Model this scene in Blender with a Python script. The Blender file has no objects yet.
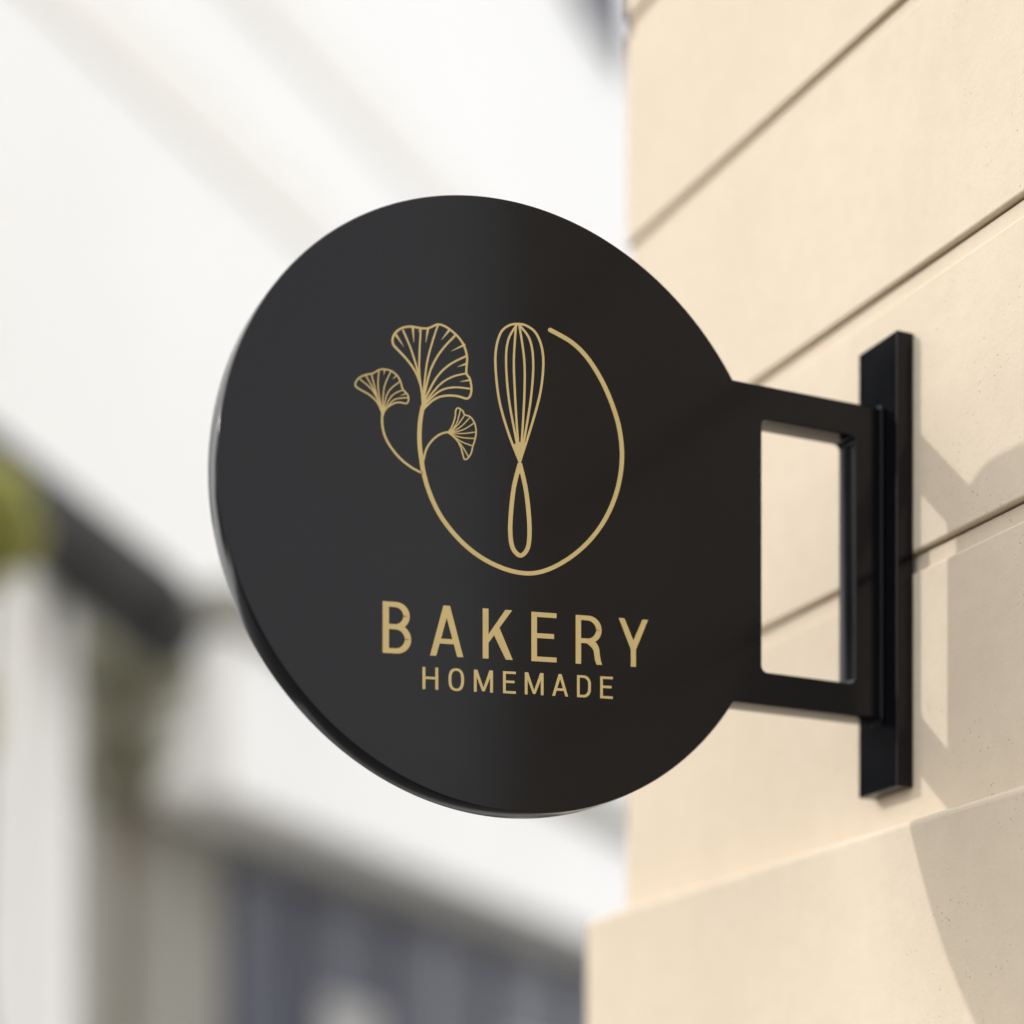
import bpy, bmesh, math, random
from mathutils import Vector, Matrix

random.seed(4)
S = bpy.context.scene
COL = S.collection
R = math.radians

# ------------------------------------------------------------------ frame of the place
# X points into the stone wall, Y runs along the wall away from the viewer, Z is up.
EYE = 1.6                       # eye height above the pavement
FPX, CX, HY = 2183.0, 512.0, 1255.0
ANG = math.atan2(4758, 2183)    # camera is turned towards the wall
XR, XD = math.sin(ANG), math.cos(ANG)
SIGN_Y = 1.967                  # front face of the sign
WALL_X = 1.3640                 # face of the stone wall
PLATE_X = 1.3426                # face of the mounting plate
CORNER_Y = 2.608                # far corner of the stone wall


def at(px, py, depth):
    """a point of the place at a given distance from the viewer"""
    r, z = (px - CX) / FPX * depth, (HY - py) / FPX * depth
    return Vector((r * XR + depth * XD, -r * XD + depth * XR, EYE + z))


def sign_pt(px, py):
    """metres (x, z) in the plane of the sign's front face"""
    r = (px - CX) / FPX
    s = SIGN_Y / (-r * XD + XR)
    return (r * XR + XD) * s, EYE + (HY - py) / FPX * s


# ------------------------------------------------------------------ helpers
def tag(o, label=None, cat=None, group=None, kind=None):
    if label: o['label'] = label
    if cat: o['category'] = cat
    if group: o['group'] = group
    if kind: o['kind'] = kind
    return o


def empty(name, loc):
    o = bpy.data.objects.new(name, None)
    o.empty_display_size = 0.2
    COL.objects.link(o)
    o.location = loc
    return o


def link_mesh(name, me, mat, parent=None):
    o = bpy.data.objects.new(name, me)
    COL.objects.link(o)
    if mat: me.materials.append(mat)
    if parent:
        o.parent = parent
        o.matrix_parent_inverse = Matrix.Translation(parent.location).inverted()
    return o


def from_bm(name, bm, mat, parent=None, recalc=True, smooth=False):
    if recalc: bmesh.ops.recalc_face_normals(bm, faces=bm.faces[:])
    me = bpy.data.meshes.new(name)
    bm.to_mesh(me); bm.free()
    if smooth:
        me.polygons.foreach_set('use_smooth', [True] * len(me.polygons))
    return link_mesh(name, me, mat, parent)


def box(bm, lo, hi, bev=0.0, seg=2, mtx=None):
    g = bmesh.ops.create_cube(bm, size=1)
    vs = g['verts']
    for v in vs:
        v.co = Vector([lo[i] + (v.co[i] + .5) * (hi[i] - lo[i]) for i in range(3)])
    if bev:
        es = {e for v in vs for e in v.link_edges}
        r = bmesh.ops.bevel(bm, geom=list(es), offset=bev, segments=seg, profile=.5, affect='EDGES')
        vs = list({v for f in r['faces'] for v in f.verts} | {v for v in vs if v.is_valid})
    if mtx is not None:
        for v in vs: v.co = mtx @ v.co


def cat_rom(pts, n=6, closed=False):
    out = []
    m = len(pts)
    rng = range(m) if closed else range(m - 1)
    for i in rng:
        if closed:
            p = [pts[(i + k - 1) % m] for k in range(4)]
        else:
            p = [pts[max(0, min(m - 1, i + k - 1))] for k in range(4)]
        for k in range(n):
            t = k / n
            out.append(tuple(.5 * (2 * b + (c - a) * t + (2 * a - 5 * b + 4 * c - d) * t * t + (3 * b - a - 3 * c + d) * t ** 3)
                             for a, b, c, d in zip(*p)))
    if not closed: out.append(tuple(pts[-1]))
    return out


# ------------------------------------------------------------------ materials
def principled(name, col, rough=.6, **kw):
    m = bpy.data.materials.new(name); m.use_nodes = True
    b = m.node_tree.nodes['Principled BSDF']
    b.inputs['Base Color'].default_value = (*col, 1)
    b.inputs['Roughness'].default_value = rough
    for k, v in kw.items(): b.inputs[k].default_value = v
    return m


def noisy(name, c0, c1, scale, rough=.8, bump=0.0, bscale=None, detail=6, **kw):
    """two-tone material of uneven colour with a fine relief"""
    m = principled(name, c0, rough, **kw)
    nt = m.node_tree; N = nt.nodes; L = nt.links
    b = N['Principled BSDF']
    tc = N.new('ShaderNodeTexCoord')
    no = N.new('ShaderNodeTexNoise'); no.inputs['Scale'].default_value = scale; no.inputs['Detail'].default_value = detail
    L.new(tc.outputs['Object'], no.inputs['Vector'])
    cr = N.new('ShaderNodeValToRGB')
    cr.color_ramp.elements[0].position = .3; cr.color_ramp.elements[1].position = .7
    cr.color_ramp.elements[0].color = (*c0, 1); cr.color_ramp.elements[1].color = (*c1, 1)
    L.new(no.outputs['Fac'], cr.inputs['Fac']); L.new(cr.outputs['Color'], b.inputs['Base Color'])
    if bump:
        n2 = N.new('ShaderNodeTexNoise'); n2.inputs['Scale'].default_value = bscale or scale * 8; n2.inputs['Detail'].default_value = 8
        L.new(tc.outputs['Object'], n2.inputs['Vector'])
        bp = N.new('ShaderNodeBump'); bp.inputs['Strength'].default_value = 1; bp.inputs['Distance'].default_value = bump
        L.new(n2.outputs['Fac'], bp.inputs['Height']); L.new(bp.outputs['Normal'], b.inputs['Normal'])
    return m


def stone_material():
    m = principled('cream_limestone', (.78, .65, .47), .9)
    nt = m.node_tree; N = nt.nodes; L = nt.links
    b = N['Principled BSDF']; b.inputs['Specular IOR Level'].default_value = .2
    tc = N.new('ShaderNodeTexCoord')

    def noise(sc, det, rough=.55, vec=None):
        n = N.new('ShaderNodeTexNoise'); n.inputs['Scale'].default_value = sc
        n.inputs['Detail'].default_value = det; n.inputs['Roughness'].default_value = rough
        L.new(vec or tc.outputs['Object'], n.inputs['Vector'])
        return n.outputs['Fac']

    def ramp(src, p0, p1, c0, c1):
        r = N.new('ShaderNodeValToRGB')
        r.color_ramp.elements[0].position = p0; r.color_ramp.elements[1].position = p1
        r.color_ramp.elements[0].color = (*c0, 1); r.color_ramp.elements[1].color = (*c1, 1)
        L.new(src, r.inputs['Fac']); return r.outputs['Color']

    def mul(a, c, f=1.0):
        x = N.new('ShaderNodeMix'); x.data_type = 'RGBA'; x.blend_type = 'MULTIPLY'
        x.inputs['Factor'].default_value = f
        L.new(a, x.inputs[6]); L.new(c, x.inputs[7]); return x.outputs[2]
    base = ramp(noise(5, 5), .3, .72, STONE_A, STONE_B)
    mott = ramp(noise(38, 6, .65), .30, .62, (.96, .955, .945), (1, 1, 1))
    grain = ramp(noise(420, 3, .6), .32, .6, (.965, .96, .955), (1, 1, 1))
    # small pits, in loose patches
    vo = N.new('ShaderNodeTexVoronoi'); vo.inputs['Scale'].default_value = 130; vo.inputs['Randomness'].default_value = 1
    L.new(tc.outputs['Object'], vo.inputs['Vector'])
    pit = ramp(vo.outputs['Distance'], .08, .17, (0, 0, 0), (1, 1, 1))
    patch = ramp(noise(14, 3), .50, .60, (1, 1, 1), (0, 0, 0))
    mx = N.new('ShaderNodeMix'); mx.data_type = 'RGBA'; mx.blend_type = 'LIGHTEN'; mx.inputs['Factor'].default_value = 1
    L.new(pit, mx.inputs[6]); L.new(patch, mx.inputs[7])
    pitcol = ramp(mx.outputs[2], 0, 1, (.80, .76, .72), (1, 1, 1))
    L.new(mul(mul(mul(base, mott), grain), pitcol), b.inputs['Base Color'])
    b1 = N.new('ShaderNodeBump'); b1.inputs['Distance'].default_value = .00045; b1.inputs['Strength'].default_value = .8
    L.new(noise(230, 8, .6), b1.inputs['Height'])
    b2 = N.new('ShaderNodeBump'); b2.inputs['Distance'].default_value = .0013; b2.inputs['Strength'].default_value = .7
    L.new(noise(26, 5, .6), b2.inputs['Height']); L.new(b1.outputs['Normal'], b2.inputs['Normal'])
    b3 = N.new('ShaderNodeBump'); b3.inputs['Distance'].default_value = .0008; b3.inputs['Strength'].default_value = .8
    L.new(mx.outputs[2], b3.inputs['Height']); L.new(b2.outputs['Normal'], b3.inputs['Normal'])
    L.new(b3.outputs['Normal'], b.inputs['Normal'])
    return m


STONE_A, STONE_B = (.66, .566, .445), (.70, .606, .482)
M_STONE = stone_material()
M_BLACK = noisy('satin_black_paint', (.0026, .0029, .0042), (.0034, .0038, .0053), 3, .11, bump=.00004, bscale=900)
N, L = M_BLACK.node_tree.nodes, M_BLACK.node_tree.links
N['Principled BSDF'].inputs['IOR'].default_value = 1.305
N['Principled BSDF'].inputs['Specular Tint'].default_value = (.98, .975, 1, 1)
rn = N.new('ShaderNodeTexNoise'); rn.inputs['Scale'].default_value = 9; rn.inputs['Detail'].default_value = 9; rn.inputs['Roughness'].default_value = .7
rm = N.new('ShaderNodeMapRange'); rm.inputs[1].default_value = .3; rm.inputs[2].default_value = .7
rm.inputs[3].default_value = .08; rm.inputs[4].default_value = .17        # handling and weather make the gloss uneven
L.new(N['Texture Coordinate'].outputs['Object'], rn.inputs['Vector'])
L.new(rn.outputs['Fac'], rm.inputs[0]); L.new(rm.outputs[0], N['Principled BSDF'].inputs['Roughness'])
M_GOLD = noisy('matt_gold_paint', (.49, .375, .152), (.53, .405, .17), 30, .55)
M_WHITE = noisy('white_render', (.88, .88, .875), (.91, .91, .905), .6, .9, bump=.002, bscale=30)
M_BEIGE = noisy('beige_stone_trim', (.85, .83, .795), (.88, .865, .83), 2, .9)
M_GREY = noisy('grey_plaster', (.29, .285, .255), (.35, .34, .305), 1.2, .9, bump=.002, bscale=30)
M_ROOF = noisy('charcoal_roofing', (.028, .028, .030), (.045, .044, .046), 4, .75, bump=.004, bscale=20)
M_FRAME = noisy('slate_blue_frame', (.10, .105, .14), (.115, .12, .16), 3, .5)
M_GLASS = principled('dark_window_glass', (.035, .04, .065), .2, IOR=1.25)
M_CURTAIN = noisy('pale_blind', (.36, .36, .36), (.44, .44, .43), 3, .9)
M_ASPH = noisy('asphalt', (.045, .045, .047), (.065, .065, .066), 6, .9, bump=.004, bscale=120)
M_PAVE = noisy('stone_paving', (.15, .135, .115), (.20, .18, .155), 2.5, .85, bump=.003, bscale=50)
M_BOUNCE = noisy('pale_bounce_ground', (.34, .33, .31), (.41, .40, .38), 1.5, .9, bump=.003, bscale=40)  # for the added ground that throws light at the facade
M_KERB = noisy('granite_kerb', (.34, .33, .31), (.42, .41, .39), 8, .8)
M_LINE = noisy('road_line_paint', (.70, .70, .68), (.80, .80, .78), 5, .7)
M_BARK = noisy('bark', (.18, .16, .13), (.26, .23, .19), 9, .9, bump=.01, bscale=40)
M_LEAF_SUN = noisy('yellow_green_leaves', (.50, .51, .17), (.62, .60, .26), 2, .6)
M_LEAF = noisy('olive_leaves', (.38, .38, .28), (.48, .47, .37), 1.5, .6)
M_LEAF_DARK = noisy('dark_green_leaves', (.035, .05, .02), (.06, .08, .03), 1.5, .6)
for m in (M_LEAF, M_LEAF_SUN):          # thin leaves let light through
    N, L = m.node_tree.nodes, m.node_tree.links
    tr = N.new('ShaderNodeBsdfTranslucent'); ms = N.new('ShaderNodeMixShader'); ms.inputs[0].default_value = .5
    L.new(N['Color Ramp'].outputs['Color'], tr.inputs['Color'])
    L.new(N['Principled BSDF'].outputs[0], ms.inputs[1]); L.new(tr.outputs[0], ms.inputs[2])
    L.new(ms.outputs[0], N['Material Output'].inputs['Surface'])

# ------------------------------------------------------------------ the hanging sign
sign = empty('hanging_sign', (WALL_X, SIGN_Y, EYE + .50))
tag(sign, 'round black bakery sign with gold lettering on a bracket fixed to the cream stone wall', 'shop sign')

DC, DR = (.9030, EYE + .7422), .3032
BAR_T, BAR_B = EYE + .9102, EYE + .5758
WL, WR, WB, WT = 1.1905, 1.3057, EYE + .6105, EYE + .8752
T = .032


def rounded_rect(x0, x1, z0, z1, r, n=6):
    p = []
    for cx, cz, a0 in ((x1 - r, z1 - r, 0), (x0 + r, z1 - r, 90), (x0 + r, z0 + r, 180), (x1 - r, z0 + r, 270)):
        for i in range(n + 1):
            a = R(a0 + 90 * i / n); p.append((cx + r * math.cos(a), cz + r * math.sin(a)))
    return p


a1 = math.asin((BAR_T - DC[1]) / DR); a0 = math.asin((BAR_B - DC[1]) / DR)
outline = [(PLATE_X - .0030, BAR_B), (PLATE_X - .0030, BAR_T)]
NSEG = 260
for i in range(NSEG + 1):
    a = a1 + (2 * math.pi + a0 - a1) * i / NSEG
    outline.append((DC[0] + DR * math.cos(a), DC[1] + DR * math.sin(a)))
cu = bpy.data.curves.new('panel_outline', 'CURVE'); cu.dimensions = '2D'; cu.fill_mode = 'BOTH'
BV = .0018
for pl in (outline, rounded_rect(WL, WR, WB, WT, .007)):
    sp = cu.splines.new('POLY'); sp.points.add(len(pl) - 1); sp.use_cyclic_u = True
    for q, (x, z) in zip(sp.points, pl): q.co = (x, z, 0, 1)
cu.extrude = T / 2 - BV; cu.bevel_depth = BV; cu.bevel_resolution = 3; cu.offset = -BV
tmp = bpy.data.objects.new('panel_outline', cu); COL.objects.link(tmp)
dg = bpy.context.evaluated_depsgraph_get()
panel = bpy.data.meshes.new_from_object(tmp.evaluated_get(dg))
bpy.data.objects.remove(tmp); bpy.data.curves.remove(cu)
rot = Matrix.Translation((0, SIGN_Y + T / 2, 0)) @ Matrix.Rotation(R(90), 4, 'X')
panel.transform(rot)
CUT = DC[0] + DR * math.cos(a1) + .0005
for name, side in (('sign_disc', True), ('bracket_frame', False)):
    bm = bmesh.new(); bm.from_mesh(panel)
    bmesh.ops.remove_doubles(bm, verts=bm.verts[:], dist=1e-6)
    bmesh.ops.recalc_face_normals(bm, faces=bm.faces[:])
    bmesh.ops.bisect_plane(bm, geom=bm.verts[:] + bm.edges[:] + bm.faces[:], plane_co=(CUT, 0, 0), plane_no=(1, 0, 0),
                           clear_outer=side, clear_inner=not side)
    for f in bm.faces: f.smooth = True
    for e in bm.edges:
        fl = [abs(f.normal.y) > .999 for f in e.link_faces]
        if len(fl) == 2 and (fl[0] != fl[1] or e.calc_face_angle(0) > R(35)): e.smooth = False
    from_bm(name, bm, M_BLACK, sign, recalc=False)

bm = bmesh.new()
box(bm, (PLATE_X, 1.9428, EYE + .500), (WALL_X - .0002, 2.0158, EYE + .986), .0016, 3)
from_bm('mounting_plate', bm, M_BLACK, sign)
bm = bmesh.new()
box(bm, (PLATE_X - .0052, SIGN_Y - .0022, BAR_B - .001), (PLATE_X - .0003, SIGN_Y + T + .002, BAR_T + .001), .0016, 3)
from_bm('end_flange', bm, M_BLACK, sign)
for z in (BAR_T + .002, BAR_B - .002):       # the weld beads where the bracket meets the plate
    bm = bmesh.new()
    pts = [Vector((PLATE_X - .0006, SIGN_Y + .002 + k * .0021, z + random.uniform(-.0004, .0004))) for k in range(12)]
    rings = []
    for k, p in enumerate(pts):
        r = (.0028 + .0007 * (k % 2)) * (.5 if k in (0, 11) else 1)
        rings.append([bm.verts.new(p + Vector((r * math.cos(q * .7854), 0, r * math.sin(q * .7854)))) for q in range(8)])
    for u, v in zip(rings, rings[1:]):
        for q in range(8): bm.faces.new((u[q], u[(q + 1) % 8], v[(q + 1) % 8], v[q]))
    bm.faces.new(rings[0]); bm.faces.new(rings[-1])
    from_bm('weld_bead', bm, M_BLACK, sign, smooth=True)


class Paint:
    """flat painted shapes lying on the sign's face, each a hair above the one before"""
    def __init__(self): self.bm = bmesh.new(); self.h = .00035

    def poly(self, pts):
        q = [sign_pt(*p) for p in pts]
        area = sum(q[i][0] * q[(i + 1) % len(q)][1] - q[(i + 1) % len(q)][0] * q[i][1] for i in range(len(q)))
        if area < 0: q.reverse()
        f = [self.bm.verts.new((x, SIGN_Y - self.h, z)) for x, z in q]
        b = [self.bm.verts.new((x, SIGN_Y + .0003, z)) for x, z in q]
        self.bm.faces.new(f)
        n = len(q)
        for i in range(n):
            j = (i + 1) % n
            self.bm.faces.new((f[j], f[i], b[i], b[j]))
        self.h += .000004

    def strip(self, A, B, closed=False):
        n = len(A)
        # keep quads of one strip at one height: adjacent, never overlapping
        qa = [sign_pt(*p) for p in A]; qb = [sign_pt(*p) for p in B]
        fa = [self.bm.verts.new((x, SIGN_Y - self.h, z)) for x, z in qa]
        fb = [self.bm.verts.new((x, SIGN_Y - self.h, z)) for x, z in qb]
        ga = [self.bm.verts.new((x, SIGN_Y + .0003, z)) for x, z in qa]
        gb = [self.bm.verts.new((x, SIGN_Y + .0003, z)) for x, z in qb]
        m = n if closed else n - 1
        for i in range(m):
            j = (i + 1) % n
            for q in ((fa[i], fa[j], fb[j], fb[i]), (ga[i], ga[j], fa[j], fa[i]), (fb[i], fb[j], gb[j], gb[i])):
                self.bm.faces.new(q)
        if not closed:
            self.bm.faces.new((fa[0], fb[0], gb[0], ga[0])); self.bm.faces.new((fb[-1], fa[-1], ga[-1], gb[-1]))
        self.h += .000004

    def line(self, pts, w, w1=None, closed=False, n=6, smooth=True, cap=True):
        p = cat_rom(pts, n, closed) if smooth and len(pts) > 2 else list(pts)
        m = len(p); A = []; B = []
        for i in range(m):
            if closed: a, c = p[i - 1], p[(i + 1) % m]
            else: a, c = p[max(0, i - 1)], p[min(m - 1, i + 1)]
            dx, dy = c[0] - a[0], c[1] - a[1]; l = math.hypot(dx, dy) or 1
            ww = w if w1 is None else w + (w1 - w) * i / (m - 1)
            nx, ny = -dy / l * ww / 2, dx / l * ww / 2
            A.append((p[i][0] + nx, p[i][1] + ny)); B.append((p[i][0] - nx, p[i][1] - ny))
        self.strip(A, B, closed)
        if cap and not closed:
            for q, ww in ((p[0], w), (p[-1], w if w1 is None else w1)):
                if ww > .8:
                    self.poly([(q[0] + ww / 2 * math.cos(t * .5236), q[1] + ww / 2 * math.sin(t * .5236)) for t in range(12)])

    def done(self, name): return from_bm(name, self.bm, M_GOLD, sign)


def z1(*pts): return [(340 + x / 3.2, 300 + y / 3.2) for x, y in pts]
def z2(*pts): return [(340 + x / 6.4, 300 + y / 6.4) for x, y in pts]


# the open ring whose end turns into the stem
P = Paint()
P.line(z1((672, 96), (740, 135), (790, 184), (835, 254), (870, 333), (893, 410), (902, 490), (897, 560), (880, 630), (850, 698),
          (811, 755), (766, 801), (715, 838), (662, 864), (610, 875), (555, 869), (500, 850), (445, 820), (395, 780), (350, 731),
          (315, 680), (288, 622), (270, 565), (260, 510), (254, 450), (256, 390), (265, 340)), 4.3)
P.done('gold_ring')
# ginkgo sprig
P = Paint()
P.line(z1((135, 358), (135, 400), (145, 440), (165, 475), (195, 510), (230, 537), (266, 556)), 2.1)
P.line(z1((267, 512), (275, 480), (290, 455), (310, 436), (330, 426), (350, 423)), 2.0)
P.line(z2((533, 655), (516, 550), (482, 460), (430, 385), (375, 325), (342, 288), (336, 250), (352, 213), (392, 182), (450, 171),
          (510, 180), (560, 182), (600, 166), (630, 157), (672, 170), (722, 205), (766, 250), (795, 300), (812, 360), (810, 420),
          (808, 470), (830, 505), (840, 560), (834, 610), (810, 632), (760, 618), (700, 612), (640, 620), (590, 645), (552, 680), (533, 700)), 2.1)
P.poly(z2((515, 560), (535, 615), (562, 650), (542, 690), (524, 690)))
for v, w in ((((530, 640), (500, 470), (455, 320), (403, 195)), 2.0), (((530, 640), (508, 480), (508, 340), (516, 185)), 2.0),
             (((530, 640), (553, 420), (590, 270), (626, 162)), 2.0), (((533, 640), (575, 460), (640, 335), (738, 225)), 2.2),
             (((536, 650), (615, 500), (700, 415), (806, 360)), 2.2), (((540, 660), (635, 545), (720, 492), (812, 470)), 2.0),
             (((540, 670), (635, 585), (730, 560), (838, 570)), 2.0)):
    P.line(z2(*v), w * .88)
for a, b in (((356, 222), (408, 300)), ((465, 178), (472, 272)), ((562, 184), (548, 272)), ((700, 192), (648, 256)),
             ((800, 285), (712, 328)), ((812, 408), (752, 428)), ((836, 512), (768, 524)), ((520, 182), (500, 205)),
             ((738, 225), (712, 262))):
    P.line(z2(a, b), 2.4, .3, cap=False)
P.line(z2((272, 735), (240, 660), (190, 610), (130, 575), (101, 555), (99, 530), (120, 500), (160, 481), (210, 470), (240, 453),
          (270, 444), (320, 452), (360, 480), (385, 520), (400, 570), (430, 605), (438, 635), (425, 662), (370, 656), (320, 675), (285, 710), (272, 745)), 1.5)
P.poly(z2((262, 695), (274, 708), (285, 710), (276, 742), (266, 735)))
for v in (((268, 715), (215, 590), (128, 508)), ((268, 715), (222, 590), (163, 482)), ((268, 712), (232, 600), (200, 474)),
          ((268, 710), (243, 560), (248, 452)), ((270, 712), (282, 560), (326, 456)), ((272, 715), (308, 590), (386, 520)),
          ((273, 718), (330, 615), (404, 575)), ((275, 722), (345, 640), (436, 626))):
    P.line(z2(*v), 1.15)
for a, b in (((284, 446), (280, 480)), ((362, 482), (335, 508)), ((425, 600), (385, 612))):
    P.line(z2(a, b), 1.5, .25, cap=False)
P.line(z2((690, 850), (716, 810), (735, 752), (740, 706), (756, 693), (785, 712), (796, 735), (830, 748), (858, 785), (870, 840),
          (863, 890), (848, 940), (838, 982), (815, 1015), (795, 1020), (785, 990), (770, 940), (740, 890), (690, 850)), 1.35)
P.poly(z2((670, 845), (690, 841), (706, 842), (704, 856), (690, 855)))
for v in (((700, 850), (745, 790), (770, 700)), ((700, 850), (752, 800), (797, 737)), ((700, 850), (772, 812), (832, 750)),
          ((700, 850), (785, 832), (858, 788)), ((700, 850), (780, 856), (868, 846)), ((700, 852), (770, 880), (862, 888)),
          ((702, 854), (770, 905), (848, 936)), ((704, 858), (775, 930), (822, 1008))):
    P.line(z2(*v), 1.05)
P.done('ginkgo_sprig')
# whisk
P = Paint()
lw = z1((575, 520), (540, 430), (511, 330), (499, 240), (498, 165), (513, 107), (538, 83), (567, 77), (597, 83), (627, 107), (646, 155),
        (650, 215), (640, 300), (613, 400), (575, 520))
P.line(lw, 2.3)
for v in (((575, 510), (560, 430), (539, 310), (531, 195), (539, 125), (567, 77)), ((576, 510), (592, 430), (611, 310), (618, 200), (606, 125), (570, 77)),
          ((574, 500), (566, 410), (559, 290), (556, 190), (563, 78)), ((577, 500), (584, 410), (590, 290), (589, 190), (573, 78))):
    P.line(z1(*v), 2.15)
P.poly(z1((556, 462), (575, 455), (596, 462), (577, 524), (573, 524)))
P.line(z1((575, 524), (556, 600), (546, 690), (545, 755), (554, 797), (577, 818), (599, 797), (606, 750), (603, 680), (593, 600), (575, 524)), 4.3, cap=False)
P.poly(z1((568, 522), (582, 522), (590, 560), (577, 556), (573, 556), (561, 560)))
P.done('whisk_emblem')


class Word:
    """one word of condensed capitals set between two sloping lines"""
    def __init__(self, top, bot, H, sw, hw):
        self.t, self.b, self.H, self.sw, self.hw = top, bot, H, sw, hw; self.P = Paint()

    def m(self, x, y):
        X = self.x0 + x
        f = lambda l: l[1] + (X - l[0]) * (l[3] - l[1]) / (l[2] - l[0])
        return (X, f(self.b) + (f(self.t) - f(self.b)) * y / self.H)

    def pg(self, *p): self.P.poly([self.m(*q) for q in p])
    def rect(self, x0, y0, x1, y1): self.pg((x0, y0), (x1, y0), (x1, y1), (x0, y1))

    def bowl(self, xl, xr, y0, y1):
        sw, hw = self.sw, self.hw; rx = (xr - xl) * .62; ry = min((y1 - y0) * .5, rx * 1.15)
        def path(xr, y0, y1, rx, ry):
            p = [(xl, y1)]
            for i in range(13): a = R(90 - 90 * i / 12); p.append((xr - rx + rx * math.cos(a), y1 - ry + ry * math.sin(a)))
            for i in range(13): a = R(-90 * i / 12); p.append((xr - rx + rx * math.cos(a), y0 + ry + ry * math.sin(a)))
            return p + [(xl, y0)]
        A = path(xr, y0, y1, rx, ry); B = path(xr - sw, y0 + hw, y1 - hw, rx - sw * .75, ry - hw * .9)
        self.P.strip([self.m(*q) for q in A], [self.m(*q) for q in B])

    def letter(self, c, x0, x1):
        self.x0 = x0; w = x1 - x0; H, s, h = self.H, self.sw, self.hw
        if c in 'BKERHDM': self.rect(0, 0, s, H)
        if c == 'B':
            self.bowl(s * .9, w * .95, H * .47, H); self.bowl(s * .9, w, 0, H * .47 + h)
        elif c == 'A':
            self.pg((0, 0), (s * 1.02, 0), (w / 2 + s * .55, H), (w / 2 - s * .55, H))
            self.pg((w - s * 1.02, 0), (w, 0), (w / 2 + s * .55, H), (w / 2 - s * .55, H))
            self.rect(w * .2, H * .245, w * .8, H * .245 + h)
        elif c == 'K':
            self.pg((s * .9, H * .30), (s * .9, H * .47), (w - s * 1.28, H), (w - s * .1, H))
            self.pg((w * .36, H * .50), (w * .55, H * .64), (w, 0), (w - s * 1.2, 0))
        elif c == 'E':
            self.rect(s * .9, 0, w, h); self.rect(s * .9, H - h, w, H); self.rect(s * .9, H * .475, w * .9, H * .475 + h)
        elif c == 'R':
            self.bowl(s * .9, w * .95, H * .43, H)
            q = cat_rom([(w * .50, H * .43 + h * .5), (w * .68, H * .39), (w * .76, H * .30), (w * .79, H * .17), (w * .83, H * .06), (w * .87, 0)], 5)
            A = []; B = []
            for i, p in enumerate(q):
                t = i / (len(q) - 1)
                A.append(self.m(p[0] + s * .5, p[1] + (1 - t) * h * .5)); B.append(self.m(p[0] - s * .5, p[1] - (1 - t) * h * .5))
            self.P.strip(A, B)
        elif c == 'Y':
            self.rect(w / 2 - s / 2, 0, w / 2 + s / 2, H * .40)
            self.pg((0, H), (s * 1.1, H), (w / 2 + s * .5, H * .42), (w / 2 + s * .5, H * .36), (w / 2 - s * .5, H * .36))
            self.pg((w, H), (w - s * 1.1, H), (w / 2 - s * .5, H * .42), (w / 2 - s * .5, H * .36), (w / 2 + s * .5, H * .36))
        elif c == 'H':
            self.rect(w - s, 0, w, H); self.rect(s * .9, H * .46, w - s * .9, H * .46 + h)
        elif c == 'M':
            self.rect(w - s, 0, w, H)
            self.pg((0, H), (s * 1.25, H), (w / 2 + s * .45, H * .04), (w / 2 - s * .45, H * .04))
            self.pg((w, H), (w - s * 1.25, H), (w / 2 - s * .45, H * .04), (w / 2 + s * .45, H * .04))
        elif c == 'D':
            self.bowl(s * .9, w, 0, H)
        elif c == 'O':
            A = []; B = []
            for i in range(40):
                a = i * math.pi / 20; ca, sa = math.cos(a), math.sin(a)
                e = lambda v, k: math.copysign(abs(v) ** k, v)
                A.append(self.m(w / 2 + w / 2 * e(ca, .8), H / 2 + (H / 2 + .3) * e(sa, .8)))
                B.append(self.m(w / 2 + (w / 2 - s) * e(ca, .8), H / 2 + (H / 2 + .3 - h) * e(sa, .8)))
            self.P.strip(A, B, True)


W = Word((382.5, 601.2, 647.5, 620.0), (382.5, 652.8, 633, 666.8), 50, 6.2, 4.9)
for c, a, b in zip('BAKERY', (382.6, 430, 482.6, 531.3, 575.6, 618.6), (411, 463.2, 512.6, 556.4, 602.8, 647.9)):
    W.letter(c, a, b); W.sw -= .22
W.P.done('bakery_lettering')
W = Word((424, 667.0, 612.5, 677.0), (422.5, 689.0, 612.5, 699.0), 22, 2.85, 2.4)
for c, a, b in zip('HOMEMADE', (422.4, 448.4, 473.8, 502.9, 524.7, 552.1, 576.9, 600.1), (438.1, 463.9, 492.8, 515.7, 543.4, 567.9, 590.7, 612.6)):
    W.letter(c, a, b); W.sw -= .04
W.P.done('homemade_lettering')

# ------------------------------------------------------------------ the stone building on the corner
bld = empty('stone_building', (WALL_X + 2.5, 0, 0))
tag(bld, 'cream stone corner building with horizontal grooves and a projecting base course', 'building')


def offset_path(path, o):
    out = []
    n = len(path)
    for i, p in enumerate(path):
        ns = []
        for a, b in ((i - 1, i), (i, i + 1)):
            if 0 <= a and b < n:
                d = (Vector(path[b]) - Vector(path[a])).normalized(); ns.append(Vector((-d.y, d.x)))
        if len(ns) == 1: out.append(Vector(p) + ns[0] * o)
        else:
            m = (ns[0] + ns[1]).normalized(); out.append(Vector(p) + m * (o / max(.3, m.dot(ns[0]))))
    return out


def chamfered(path, r, n=4):
    out = [path[0]]
    for i in range(1, len(path) - 1):
        p = Vector(path[i]); a = (Vector(path[i - 1]) - p).normalized(); b = (Vector(path[i + 1]) - p).normalized()
        for k in range(n + 1):
            t = k / n; q = (p + a * r) * (1 - t) ** 2 + p * 2 * t * (1 - t) + (p + b * r) * t * t
            out.append(tuple(q))
    return out + [path[-1]]


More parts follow.
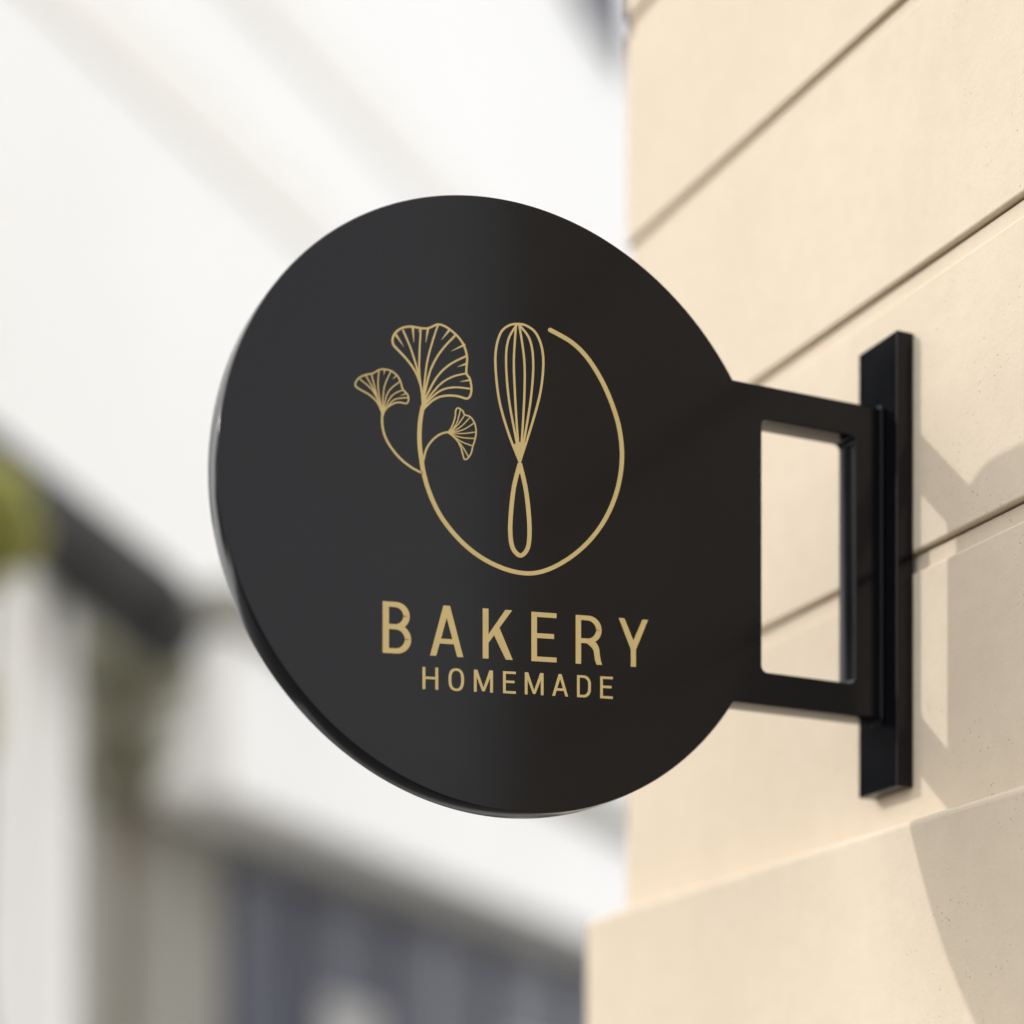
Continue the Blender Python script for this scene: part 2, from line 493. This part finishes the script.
def sweep(bm, path, prof):
    rows = []
    for o, z in prof:
        rows.append([bm.verts.new((q.x, q.y, z)) for q in offset_path(path, o)])
    for a, b in zip(rows, rows[1:]):
        for i in range(len(a) - 1): bm.faces.new((a[i], a[i + 1], b[i + 1], b[i]))


wall_path = chamfered([(WALL_X + 8, .90), (WALL_X, .90), (WALL_X, CORNER_Y), (WALL_X + 8, CORNER_Y)], .007)
ZL, PITCH, Z_C, GR, GD = EYE + .4515, .3030, EYE + .7520, .023, .0075
prof = [(0, ZL - .02)]
k = 0
while True:
    zt = Z_C + PITCH * k                       # underside of the next course
    if zt > 9: break
    zb = zt - GR
    b = .0028
    for i in range(4):
        a = R(90 * i / 3); prof.append((-b * (1 - math.cos(a)), zb - b + b * math.sin(a)))
    prof += [(-GD, zb), (-GD, zt - .003), (-.022, zt - .003), (-.022, zt)]      # a thin open joint at the top of each groove
    for i in range(4):
        a = R(90 - 90 * i / 3); prof.append((-b * (1 - math.cos(a)), zt + b - b * math.sin(a)))
    k += 1
prof.append((0, 9.2))
bm = bmesh.new(); sweep(bm, wall_path, prof)
from_bm('wall', bm, M_STONE, bld, recalc=False)
LP = .0475
base_path = chamfered([(WALL_X + 8, .90), (WALL_X, .90), (WALL_X, CORNER_Y + .014), (WALL_X + 8, CORNER_Y + .014)], .007)
prof = [(LP, -.05)]
for z0 in (.55, 1.15):
    prof += [(LP, z0), (LP - .010, z0 + .002), (LP - .010, z0 + .022), (LP, z0 + .024)]
b = .008
for i in range(5):
    a = R(90 * i / 4); prof.append((LP - b * (1 - math.cos(a)), ZL - b + b * math.sin(a)))
prof.append((-.03, ZL + .0008))
bm = bmesh.new(); sweep(bm, base_path, prof)
from_bm('base_course', bm, M_STONE, bld, recalc=False)
prof = [(-.02, 9.18), (.10, 9.22), (.24, 9.34), (.24, 9.46), (-.02, 9.5)]
bm = bmesh.new(); sweep(bm, wall_path, prof)
from_bm('cornice', bm, M_BEIGE, bld, recalc=False)
bm = bmesh.new()
v = [bm.verts.new((x, y, 9.49)) for x, y in ((WALL_X + 8, .9), (WALL_X + 8, CORNER_Y), (WALL_X, CORNER_Y), (WALL_X, .9))]
bm.faces.new(v); from_bm('flat_roof', bm, M_ROOF, bld)

bm = bmesh.new(); box(bm, (WALL_X + 2.5, -9, -.02), (WALL_X + 8, .90 - .06, 3.1), .02)  # unseen wing, shaped low so the sign's left half reflects open sky
from_bm('unseen_low_wing', bm, M_STONE, bld)
bm = bmesh.new(); box(bm, (WALL_X + 2.35, -9.1, 3.102), (WALL_X + 8, .90 - .06, 3.3), .02)
from_bm('wing_parapet', bm, M_BEIGE, bld)

# ------------------------------------------------------------------ the white building across the side street
E0 = at(100, HY, 12.0); E0.z = 0
EL = math.hypot(888, 2183)
er, ed = 888 / EL, 2183 / EL
EV = Vector((er * XR + ed * XD, -er * XD + ed * XR, 0))          # along the facade
NV = Vector((EV.y, -EV.x, 0))                                     # out of the facade, towards the street
FM = Matrix(((EV.x, NV.x, 0, E0.x), (EV.y, NV.y, 0, E0.y), (0, 0, 1, 0), (0, 0, 0, 1)))   # (along, out, up)
wb = empty('white_building', E0)
tag(wb, 'white building across the street with a broad fascia over dark shop windows', 'building')


def fbox(name, lo, hi, mat, parent, bev=.01):
    bm = bmesh.new(); box(bm, lo, hi, bev, 2, FM)
    return from_bm(name, bm, mat, parent)


def along(px):
    """distance along the facade seen in a given direction"""
    t = (px - CX) / FPX
    r0, d0 = (100 - CX) / FPX * 12, 12.0
    return (t * d0 - r0) / (er - t * ed)


def zat(px, py):
    s = along(px); return EYE + (HY - py) / FPX * (12 + ed * s)


S_L = -2.2
SF0 = along(178)                              # left end of the fascia
zF0, zF1 = zat(300, 846), zat(300, 660)       # fascia underside and top
print('fascia', SF0, zF0, zF1, 'S', along(0), along(620))
fbox('upper_wall', (S_L, -6, zF1 - .02), (26, 0, 13), M_WHITE, wb)
fbox('ground_floor_wall', (SF0 - 1.05, -6, -.02), (26, -.30, zF1 - .021), M_GREY, wb)
fbox('fascia', (SF0, -.298, zF0), (26, .35, zF1 - .24), M_WHITE, wb, .04)
fbox('fascia_shade_cap', (SF0 - .05, .002, zF1 - .238), (26, .42, zF1 + .03), M_GREY, wb, .03)  # its grey puts the shadow line above the fascia into the colour
for py in (70, -130):
    z = zat(150, py)
    fbox('string_course', (S_L, .002, z - .19), (26, .026, z + .19), M_BEIGE, wb, .024)


def facade_window(s0, s1, z0, z1, y, fr, pane_mat, parent):
    bm = bmesh.new()
    t = .055
    box(bm, (s0, y, z0), (s1, y + .08, z0 + t), .01, 1, FM); box(bm, (s0, y, z1 - t), (s1, y + .08, z1), .01, 1, FM)
    box(bm, (s0, y, z0 + t), (s0 + t, y + .078, z1 - t), .01, 1, FM); box(bm, (s1 - t, y, z0 + t), (s1, y + .078, z1 - t), .01, 1, FM)
    f = from_bm('window', bm, fr, parent)
    bm = bmesh.new(); box(bm, (s0 + t, y + .01, z0 + t), (s1 - t, y + .03, z1 - t), 0, 1, FM)
    from_bm('pane', bm, pane_mat, f)
    return f


# shop windows under the fascia
zs1 = zF0 - .12
s = along(245)
ends = [along(262), along(340), along(425), along(520), along(600), along(600) + 2.6]
for i in range(5):
    w = facade_window(ends[i] + .04, ends[i + 1] - .04, .55, zs1, -.298, M_FRAME, M_GLASS, wb)
    if i in (1, 3):
        a, c = ends[i] + .22, ends[i + 1] - .22
        bm = bmesh.new(); box(bm, (a, -.262, .8), (c, -.250, zs1 - .75), .003, 1, FM)
        from_bm('blind', bm, M_CURTAIN, w)
# upper windows, the first at the edge of the view
zz = zat(600, 40)
for k in range(3):
    s0 = along(566) + k * 4.2
    w = facade_window(s0, s0 + 1.5, zz, zz + 2.1, .002, M_FRAME, M_GLASS, wb)

# ------------------------------------------------------------------ the porch at the left with its dark roof
pc = at(40, HY, 9.2); pc.z = 0
porch = empty('porch', pc)
tag(porch, 'porch with a dark sloping roof on a thick white pillar at the left edge', 'porch')
CR = Vector((XR, -XD, 0)); CD = Vector((XD, XR, 0))


def slab(bm, a, b, th, d0, d1):
    """sloping slab from point a to point b, th thick, reaching d0..d1 away from the street"""
    up = (b - a).cross(CD).normalized()
    if up.z < 0: up = -up
    vs = []
    for p in (a, b):
        for q in (0, th):
            for d in (d0, d1): vs.append(bm.verts.new(p + up * q + CD * d))
    for f in ((0, 1, 3, 2), (4, 6, 7, 5), (0, 4, 5, 1), (2, 3, 7, 6), (0, 2, 6, 4), (1, 5, 7, 3)):
        bm.faces.new([vs[i] for i in f])


bm = bmesh.new()
slab(bm, at(-130, 424, 9.2), at(150, 645, 9.2), .34, 0, .7)
bmesh.ops.bevel(bm, geom=bm.edges[:], offset=.15, segments=5, profile=.5, affect='EDGES')
from_bm('porch_roof', bm, M_ROOF, porch)
bm = bmesh.new()
c = at(-26, HY, 9.5)
mt = Matrix(((CR.x, CD.x, 0, c.x), (CR.y, CD.y, 0, c.y), (0, 0, 1, 0), (0, 0, 0, 1)))
box(bm, (-.34, -.10, -.02), (.34, .55, at(0, 575, 9.5).z), .05, 3, mt)
from_bm('pillar', bm, M_WHITE, porch)
bm = bmesh.new(); box(bm, (-.40, -.16, -.02), (.40, .61, .35), .03, 2, mt)
from_bm('pillar_foot', bm, M_GREY, porch)


# ------------------------------------------------------------------ plants
def leaves(name, blobs, n, size, mat, parent):
    bm = bmesh.new()
    tot = sum(b[3] for b in blobs)
    for c, rx, rz, wt in blobs:
        for _ in range(int(n * wt / tot)):
            while True:
                p = Vector((random.uniform(-1, 1), random.uniform(-1, 1), random.uniform(-1, 1)))
                if p.length < 1: break
            p *= random.random() ** .25 / max(p.length, .05) * p.length ** .4
            q = c + Vector((p.x * rx, p.y * rx, p.z * rz))
            s = size * random.uniform(.6, 1.4)
            m = Matrix.Translation(q) @ Matrix.Rotation(random.uniform(0, 6.3), 4, 'Z') @ Matrix.Rotation(random.uniform(-1.2, 1.2), 4, 'X')
            v = [bm.verts.new(m @ Vector((x * s, y * s, z * s))) for x, y, z in ((0, -.6, 0), (.32, 0, .06), (0, .7, 0), (-.32, 0, .06))]
            bm.faces.new(v)
    return from_bm(name, bm, mat, parent, recalc=False)


def limb(bm, pts, r0, r1, n=8):
    rings = []
    for i, p in enumerate(pts):
        t = i / (len(pts) - 1); r = r0 + (r1 - r0) * t
        d = (pts[min(i + 1, len(pts) - 1)] - pts[max(0, i - 1)]).normalized()
        a = d.orthogonal().normalized(); b = d.cross(a)
        rings.append([bm.verts.new(p + (a * math.cos(k * 6.2832 / n) + b * math.sin(k * 6.2832 / n)) * r) for k in range(n)])
    for u, v in zip(rings, rings[1:]):
        for k in range(n): bm.faces.new((u[k], u[(k + 1) % n], v[(k + 1) % n], v[k]))


g = at(128, HY, 10.9); g.z = 0
tree = empty('street_tree', g)
tag(tree, 'olive green small tree in the gap between the porch and the white shop fascia', 'tree')
bm = bmesh.new()
top = at(128, 700, 10.9)
limb(bm, [g, g + Vector((.03, 0, 1.0)), g + Vector((-.02, .03, 2.2)), Vector((g.x + .03, g.y, top.z - .3))], .10, .045)
for px, py in ((100, 720), (160, 720), (120, 640), (145, 650)):
    limb(bm, [Vector((g.x, g.y, top.z - 1.0)), (at(px, py + 60, 10.9) + Vector((g.x, g.y, top.z - .9))) * .5, at(px, py, 10.9)], .04, .012, 6)
from_bm('trunk', bm, M_BARK, tree)
leaves('crown', [(at(128, 735, 10.9), .27, .30, 1), (at(110, 665, 10.9), .25, .28, 1), (at(150, 660, 10.9), .27, .25, 1), (at(135, 700, 10.9), .3, .4, 1.2),
                 (at(118, 785, 10.9), .25, .2, .7)], 1000, .085, M_LEAF, tree)
g = at(-14, HY, 8.6); g.z = 0
cl = empty('climbing_shrub', g)
tag(cl, 'sunlit yellow green climber under the dark porch roof at the left edge', 'climbing plant')
bm = bmesh.new()
limb(bm, [g, g + Vector((.05, .02, 1.4)), g + Vector((-.03, .02, 2.8)), at(-8, 520, 8.6)], .03, .012, 6)
from_bm('stem', bm, M_BARK, cl)
leaves('foliage', [(at(-14, 505, 8.6), .20, .21, 1), (at(6, 535, 8.6), .15, .16, .8), (at(-26, 560, 8.6), .15, .15, .6), (at(-22, 720, 8.6), .09, .22, .4)],
       1300, .06, M_LEAF_SUN, cl)


g = Vector((-6.9, 13.3, 0))  # tree added out of view so the plate and bracket reflect something dark
lt = empty('added_reflection_tree', g)
tag(lt, 'tall dark green tree added out of view to darken reflections in the black sign', 'tree')
bm = bmesh.new()
limb(bm, [g + Vector((0, 0, -.14)), g + Vector((.06, .03, 2)), g + Vector((-.05, .02, 4.5)), g + Vector((0, 0, 8.5))], .2, .05)
for a in range(7):
    h = 3.2 + a * .7; d = Vector((math.cos(a * 2.4), math.sin(a * 2.4), .55))
    limb(bm, [g + Vector((0, 0, h)), g + Vector((0, 0, h)) + d * .9, g + Vector((0, 0, h + .25)) + d * 1.8], .07, .02, 6)
from_bm('trunk', bm, M_BARK, lt)
bl = []
for k in range(26):
    a = k * 2.399; h = 3.6 + 6.2 * (k + .5) / 26; r = 1.55 * math.sin(math.pi * (.18 + .74 * (k + .5) / 26))
    bl.append((g + Vector((r * math.cos(a), r * math.sin(a), h)), 1.05, .85, 1))
leaves('crown', bl, 11000, .20, M_LEAF_DARK, lt)


# ------------------------------------------------------------------ ground
def sheet(name, pts, z, mat, top=None):
    bm = bmesh.new()
    v = [bm.verts.new((x, y, z)) for x, y in pts]; f = bm.faces.new(v)
    if top:
        r = bmesh.ops.extrude_face_region(bm, geom=[f])
        for q in r['geom']:
            if isinstance(q, bmesh.types.BMVert): q.co.z = top
    o = from_bm(name, bm, mat); tag(o, kind='structure')
    if o.data.polygons[0].normal.z < 0 and not top: o.data.flip_normals()
    return o


sheet('ground', [(-400, -400), (400, -400), (400, 400), (-400, 400)], -.14, M_ASPH)
sheet('road', [(-12, -60), (-3.2, -60), (-3.2, 60), (-12, 60)], -.136, M_ASPH)
sheet('pavement', [(-3.0, -30), (12, -30), (12, 4.2), (-3.0, 4.2)], -.13, M_PAVE, 0.0)
sheet('kerb', [(-3.2, -30), (-3.002, -30), (-3.002, 4.2), (-3.2, 4.2)], -.13, M_KERB, .002)
sheet('side_street', [(-2.9, 4.4), (60, 4.4), (60, 8.0), (-2.9, 8.0)], -.135, M_ASPH)
sheet('bounce_ground', [(-1, 8.2), (60, 8.2), (60, 60), (-1, 60)], -.131, M_BOUNCE)  # unseen pale ground, added to bounce light up onto the white facade
for k in range(10):
    sheet('road_marking', [(-7.66, -20 + k * 5), (-7.54, -20 + k * 5), (-7.54, -17 + k * 5), (-7.66, -17 + k * 5)], -.132, M_LINE)

# ------------------------------------------------------------------ light
to_sun = Vector((-1, .665, .64)).normalized()
sun = bpy.data.lights.new('sun', 'SUN'); sun.energy = 2.0; sun.angle = R(1.1); sun.color = (1, .975, .93)
so = bpy.data.objects.new('sun', sun); COL.objects.link(so)
so.rotation_euler = to_sun.to_track_quat('Z', 'Y').to_euler(); so.location = (-6, 6, 12)
w = bpy.data.worlds.new('World'); S.world = w; w.use_nodes = True
nt = w.node_tree; sky = nt.nodes.new('ShaderNodeTexSky'); sky.sky_type = 'NISHITA'; sky.sun_disc = False
sky.sun_elevation = math.asin(to_sun.z); sky.sun_rotation = math.atan2(to_sun.x, to_sun.y)
sky.dust_density = 6; sky.air_density = 1.0; sky.ozone_density = .6
# thin white cloud veiling most of the sky
tc = nt.nodes.new('ShaderNodeTexCoord'); cn = nt.nodes.new('ShaderNodeTexNoise')
cn.inputs['Scale'].default_value = 2.2; cn.inputs['Detail'].default_value = 6; cn.inputs['Distortion'].default_value = .4
cr = nt.nodes.new('ShaderNodeMapRange'); cr.inputs[1].default_value = .25; cr.inputs[2].default_value = .65
cr.inputs[3].default_value = .72; cr.inputs[4].default_value = .97
mx = nt.nodes.new('ShaderNodeMix'); mx.data_type = 'RGBA'; mx.inputs[7].default_value = (16.4, 16.35, 16.3, 1)
nt.links.new(tc.outputs['Generated'], cn.inputs['Vector']); nt.links.new(cn.outputs['Fac'], cr.inputs[0])
nt.links.new(cr.outputs[0], mx.inputs['Factor']); nt.links.new(sky.outputs[0], mx.inputs[6])
nt.links.new(mx.outputs[2], nt.nodes['Background'].inputs[0]); nt.nodes['Background'].inputs[1].default_value = .15

# ------------------------------------------------------------------ camera
cam = bpy.data.cameras.new('camera'); co = bpy.data.objects.new('camera', cam); COL.objects.link(co)
co.location = (0, 0, EYE); co.rotation_euler = (R(90), 0, -(math.pi / 2 - ANG))
cam.sensor_width = 36; cam.lens = FPX / 1024 * 36
cam.shift_y = (HY - 512) / 1024
cam.clip_start = .05; cam.clip_end = 2000
cam.dof.use_dof = True; cam.dof.focus_distance = 2.175; cam.dof.aperture_fstop = 1.15; cam.dof.aperture_blades = 0
S.camera = co
S.view_settings.view_transform = 'Standard'; S.view_settings.look = 'None'
S.view_settings.exposure = -0.34; S.view_settings.gamma = 1; S.view_settings.use_curve_mapping = False
S.render.resolution_x = S.render.resolution_y = 1024
